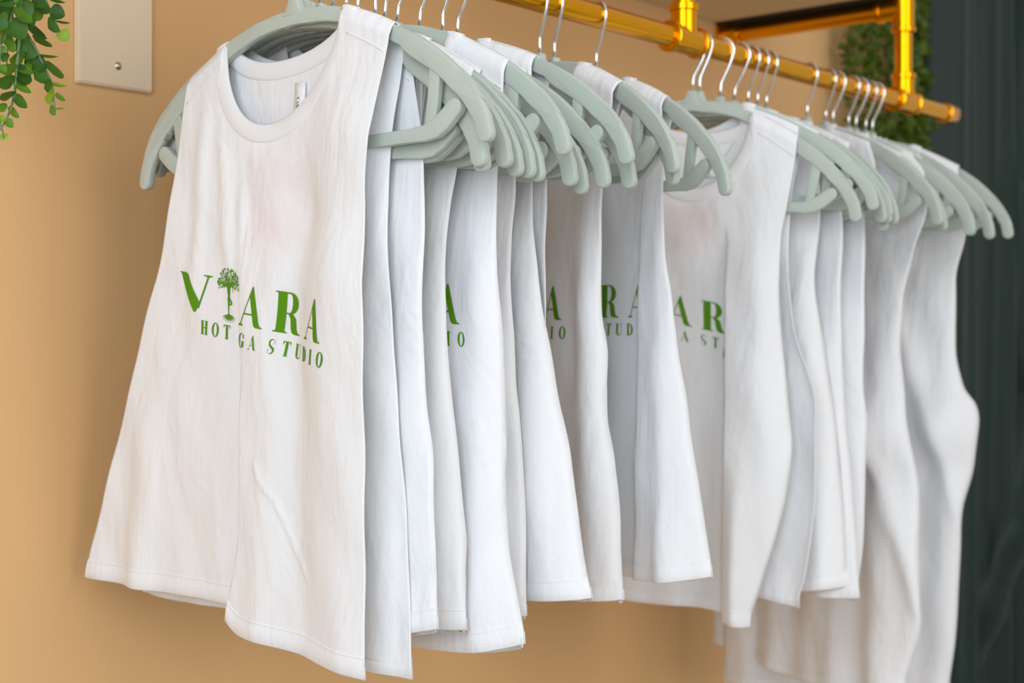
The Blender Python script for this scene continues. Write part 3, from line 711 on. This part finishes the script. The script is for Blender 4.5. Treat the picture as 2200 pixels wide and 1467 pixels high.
EUC_LEAVES= [((-0.1397, 0.2824), (-0.1316, 0.2715), 0.9, 0.3), ((-0.1477, 0.2757), (-0.133, 0.266), 0.5, 0.7), ((-0.1468, 0.2751), (-0.1626, 0.2692), 0.7, 0.15), ((-0.1495, 0.2665), (-0.1406, 0.2509), 0.75, 0.45), ((-0.1574, 0.2672), (-0.167, 0.2556), 0.8, 0.4), ((-0.1521, 0.2661), (-0.1626, 0.2624), 0.6, 0.6), ((-0.1138, 0.2881), (-0.128, 0.2791), 0.8, 0.2), ((-0.1133, 0.2899), (-0.0961, 0.29), 0.35, 0.25), ((-0.1101, 0.2813), (-0.0994, 0.2769), 0.9, 0.1), ((-0.104, 0.2707), (-0.0913, 0.272), 0.35, 0.4), ((-0.104, 0.2707), (-0.1138, 0.2634), 0.6, 0.3), ((-0.1003, 0.2638), (-0.0951, 0.2555), 0.9, 0.8), ((-0.1147, 0.2797), (-0.1284, 0.2741), 0.4, 0.7), ((-0.1361, 0.2667), (-0.1225, 0.273), 0.7, 0.35), ((-0.1307, 0.2623), (-0.1152, 0.2549), 0.35, 0.2), ((-0.1307, 0.2615), (-0.1433, 0.2635), 0.6, 0.15), ((-0.1307, 0.25), (-0.1397, 0.2421), 0.7, 0.25), ((-0.1207, 0.2516), (-0.1045, 0.2532), 0.7, 0.3), ((-0.1216, 0.2506), (-0.1339, 0.2385), 0.6, 0.35), ((-0.1179, 0.2396), (-0.0998, 0.2414), 0.28, 0.55), ((-0.1124, 0.2388), (-0.1253, 0.2275), 0.95, 0.1), ((-0.1106, 0.2295), (-0.1234, 0.2183), 0.6, 0.45), ((-0.1101, 0.2296), (-0.0923, 0.2271), 0.55, 0.3), ((-0.1096, 0.2152), (-0.0937, 0.2156), 0.3, 0.75), ((-0.1054, 0.2145), (-0.1156, 0.2103), 0.7, 0.4), ((-0.1054, 0.2058), (-0.1161, 0.2012), 0.35, 0.8), ((-0.105, 0.2054), (-0.0961, 0.2024), 0.45, 0.5), ((-0.1059, 0.1937), (-0.0965, 0.1944), 0.25, 0.85), ((-0.1059, 0.1933), (-0.1124, 0.1892), 0.5, 0.7), ((-0.1406, 0.2241), (-0.1556, 0.2237), 0.4, 0.5), ((-0.1433, 0.2217), (-0.1271, 0.217), 0.75, 0.2), ((-0.1415, 0.2232), (-0.1262, 0.2241), 0.6, 0.65), ((-0.1442, 0.2127), (-0.1591, 0.2111), 0.5, 0.4), ((-0.1473, 0.2115), (-0.133, 0.2044), 0.35, 0.5), ((-0.1477, 0.1993), (-0.16, 0.199), 0.4, 0.45), ((-0.1477, 0.1989), (-0.137, 0.1909), 0.45, 0.35), ((-0.1539, 0.1885), (-0.1626, 0.1883), 0.6, 0.5), ((-0.1539, 0.1877), (-0.1442, 0.1815), 0.35, 0.7), ((-0.1556, 0.1778), (-0.1504, 0.1719), 0.6, 0.55), ((-0.1561, 0.1762), (-0.1609, 0.1804), 0.5, 0.8), ((-0.1583, 0.241), (-0.1539, 0.2352), 0.8, 0.7), ((-0.1574, 0.2311), (-0.1504, 0.2341), 0.5, 0.3), ((-0.1591, 0.2529), (-0.145, 0.247), 0.6, 0.6), ((-0.153, 0.2478), (-0.1424, 0.2409), 0.5, 0.55), ((-0.1583, 0.2249), (-0.1539, 0.2195), 0.6, 0.6), ((-0.1574, 0.1656), (-0.1552, 0.1606), 0.8, 0.75), ((-0.1307, 0.2378), (-0.1442, 0.2326), 0.3, 0.5), ((-0.1307, 0.2378), (-0.1234, 0.2339), 0.3, 0.45), ((-0.1312, 0.2308), (-0.1262, 0.2233), 0.8, 0.7), ((-0.1397, 0.2864), (-0.1486, 0.2808), 0.8, 0.3), ((-0.1375, 0.2889), (-0.1307, 0.2839), 0.8, 0.4), ((-0.153, 0.2821), (-0.1618, 0.2745), 0.9, 0.4), ((-0.1442, 0.2885), (-0.153, 0.2821), 0.7, 0.5)]

euc = empty('trailing_eucalyptus', (-0.13, 0.2, ZC+0.36), label='artificial eucalyptus sprigs trailing down at the upper left', cat='plant')
def leaf_mesh(k):
    """round, slightly cupped eucalyptus leaf: base at the origin, tip at +x, unit length"""
    V = []; F = []; n = 9; rows = 7
    for r in range(n):
        t = r/(n-1); w = .5*(math.sin(PI*min(1, t**.72))**.62 if 0 < t < 1 else 0.02)
        for q in range(rows):
            s = q/(rows-1)*2-1
            V.append((t, s*w, .16*s*s*w*2 - .10*math.sin(PI*t) + .02*(1-abs(s))))
    for r in range(n-1):
        for q in range(rows-1):
            a = r*rows+q; F.append((a, a+1, a+rows+1, a+rows))
    return np_mesh('eucalyptus_leaf', V, F, M['leaf%d' % k])
leaf_me = [leaf_mesh(k) for k in range(4)]
rnd = random.Random(7); depth_of = {}
def yoff(x, z): return .003*math.sin(x*90) + .003*math.sin(z*60)
for k, pts in EUC_STEMS.items():
    pp = [(x+.13, yoff(x, z)+(.03 if k == 'D' else 0), z-.36) for x, z in pts]
    fine = []
    for a, b in zip(pp, pp[1:]):
        for t in (0, .5): fine.append(tuple(a[q]+(b[q]-a[q])*t for q in range(3)))
    fine.append(pp[-1]); m_ = len(fine)
    r0 = .0017 if k in 'AB' else .0011
    bm = bmesh.new(); tube(bm, fine, [r0*(1-.65*j/m_) for j in range(m_)], 7)
    add('stem', bm_mesh('eucalyptus_stem', bm, M['stem']), euc)
for (b, t, wr, tone) in EUC_LEAVES:
    B = Vector((b[0]+.13, yoff(*b), b[1]-.36)); Tt = Vector((t[0]+.13, yoff(*b)+rnd.uniform(-.005, .005), t[1]-.36))
    X = (Tt-B); L = X.length*1.12; X.normalize()
    view = Vector((.766, .643, 0)); 
    Nn = (-view - X*(-view).dot(X)).normalized(); S = Nn.cross(X).normalized()
    # roll so the blade shows the right width
    roll = math.acos(max(.15, min(1, wr/.95))); roll *= -1 if t[1] <= b[1]+.002 else 1
    S2 = S*math.cos(roll) + Nn*math.sin(roll); N2 = X.cross(S2).normalized()
    from mathutils import Matrix
    me = leaf_me[min(3, int(tone*4))]
    o = add('leaf', me, euc)
    Wd = 1.08*L
    Wd = max(Wd, .009)
    mtx = Matrix(((X.x*L, S2.x*Wd, N2.x*L, B.x), (X.y*L, S2.y*Wd, N2.y*L, B.y), (X.z*L, S2.z*Wd, N2.z*L, B.z), (0, 0, 0, 1)))
    o.matrix_local = mtx
    so = None

# ------------------------------------------------------------------ greenery hanging on the wall beyond the rail
ivy = empty('hanging_ivy', (1.76, 0.26, ZC+0.72), label='leafy green ivy strands hanging on the wall behind the rail end', cat='plant')
rnd = random.Random(21)
from mathutils import Matrix
LEAF7 = [(0, 0, 0), (.35, .42, 0), (.75, .30, .12), (1, 0, 0), (.75, -.30, .12), (.35, -.42, 0), (.5, 0, -.12)]
LEAF7F = [(0, 1, 6), (1, 2, 6), (2, 3, 6), (3, 4, 6), (4, 5, 6), (5, 0, 6)]
ivy_leaf = np_mesh('ivy_leaf', LEAF7, LEAF7F, M['hedge'])
for k in range(10):
    x = 1.575 + .03*k + rnd.uniform(-.01, .01); y = .255 + rnd.uniform(-.03, .03); zb = .27 + rnd.uniform(-.03, .05) - (.05 if k > 8 else 0)
    pts = [(x-1.76+.012*math.sin(q*1.7+k), y-.26+.01*math.cos(q*1.3+k), (.72-(.72-zb)*q/9)-.72) for q in range(10)]
    bm = bmesh.new(); tube(bm, pts, .0016, 5)
    add('vine', bm_mesh('ivy_vine', bm, M['vine']), ivy)
    V = []; F = []
    for q in range(140):
        t = rnd.random()*8.99; a = int(t); p = Vector(pts[a]).lerp(Vector(pts[a+1]), t-a)
        d = Vector((rnd.uniform(-1, 1), rnd.uniform(-1, .7), rnd.uniform(-.9, .5))).normalized(); l = rnd.uniform(.014, .026)
        sd = d.cross(Vector((rnd.uniform(-1, 1), rnd.uniform(-1, 1), rnd.uniform(-1, 1)))).normalized(); nn = d.cross(sd).normalized()
        p = p + d*rnd.uniform(.0, .012)
        if q < 30:                                   # the leaves nearest the room, one by one
            if p.y > -.0: p = p - Vector((0, .02, 0))
            o = add('leaf', ivy_leaf, ivy)
            o.matrix_local = Matrix(((d.x*l, sd.x*l, nn.x*l, p.x), (d.y*l, sd.y*l, nn.y*l, p.y), (d.z*l, sd.z*l, nn.z*l, p.z), (0, 0, 0, 1)))
        else:
            o = len(V)
            V += [p + (d*x + sd*y + nn*z)*l for x, y, z in LEAF7]; F += [tuple(o+k_ for k_ in f) for f in LEAF7F]
    lo = add('leaves', np_mesh('ivy_leaves', V, F, M['hedge']), ivy); lo['kind'] = 'stuff'

# ------------------------------------------------------------------ dark teal curtain at the right
cur = empty('curtain', (2.5, .25, .02), label='dark teal satin curtain hanging in folds at the right', cat='curtain')
nx, nz = 260, 260
xs = np.linspace(1.87, 3.0, nx); zs = np.linspace(.02, 2.75, nz)
X, Z = np.meshgrid(xs, zs); zr = Z-ZC
sweep = .11*sstep(.1, -.75, zr)                      # folds drawn towards the wall lower down
q = X + sweep*(X-1.9)*1.2
Y = .225 + .022*np.sin(q*31+.3*np.sin(zr*1.5)) + .010*np.sin(q*67+1.2)
ridge = np.interp(-zr, [-.8, -.5, -.3, 0, .15, .35, .55, .75, 1.2], [2.30, 2.27, 2.23, 2.26, 2.29, 2.24, 2.12, 2.03, 1.97])
Y = Y - .05*np.exp(-((X-ridge)/.016)**2)
V = np.stack([X-2.5, Y-.25, Z-.02], -1).reshape(-1, 3)
co = add('drape', np_mesh('curtain_drape', V, grid_faces(nx, nz, 0, False), M['curtain']), cur)
so = co.modifiers.new('cloth_thickness', 'SOLIDIFY'); so.thickness = .0015
bm = bmesh.new(); tube(bm, [(1.8-2.5, -.02, 2.755-.02), (3.45-2.5, -.02, 2.755-.02)], .012, 12)
add('curtain_rod', bm_mesh('curtain_rod', bm, M['black']), cur)
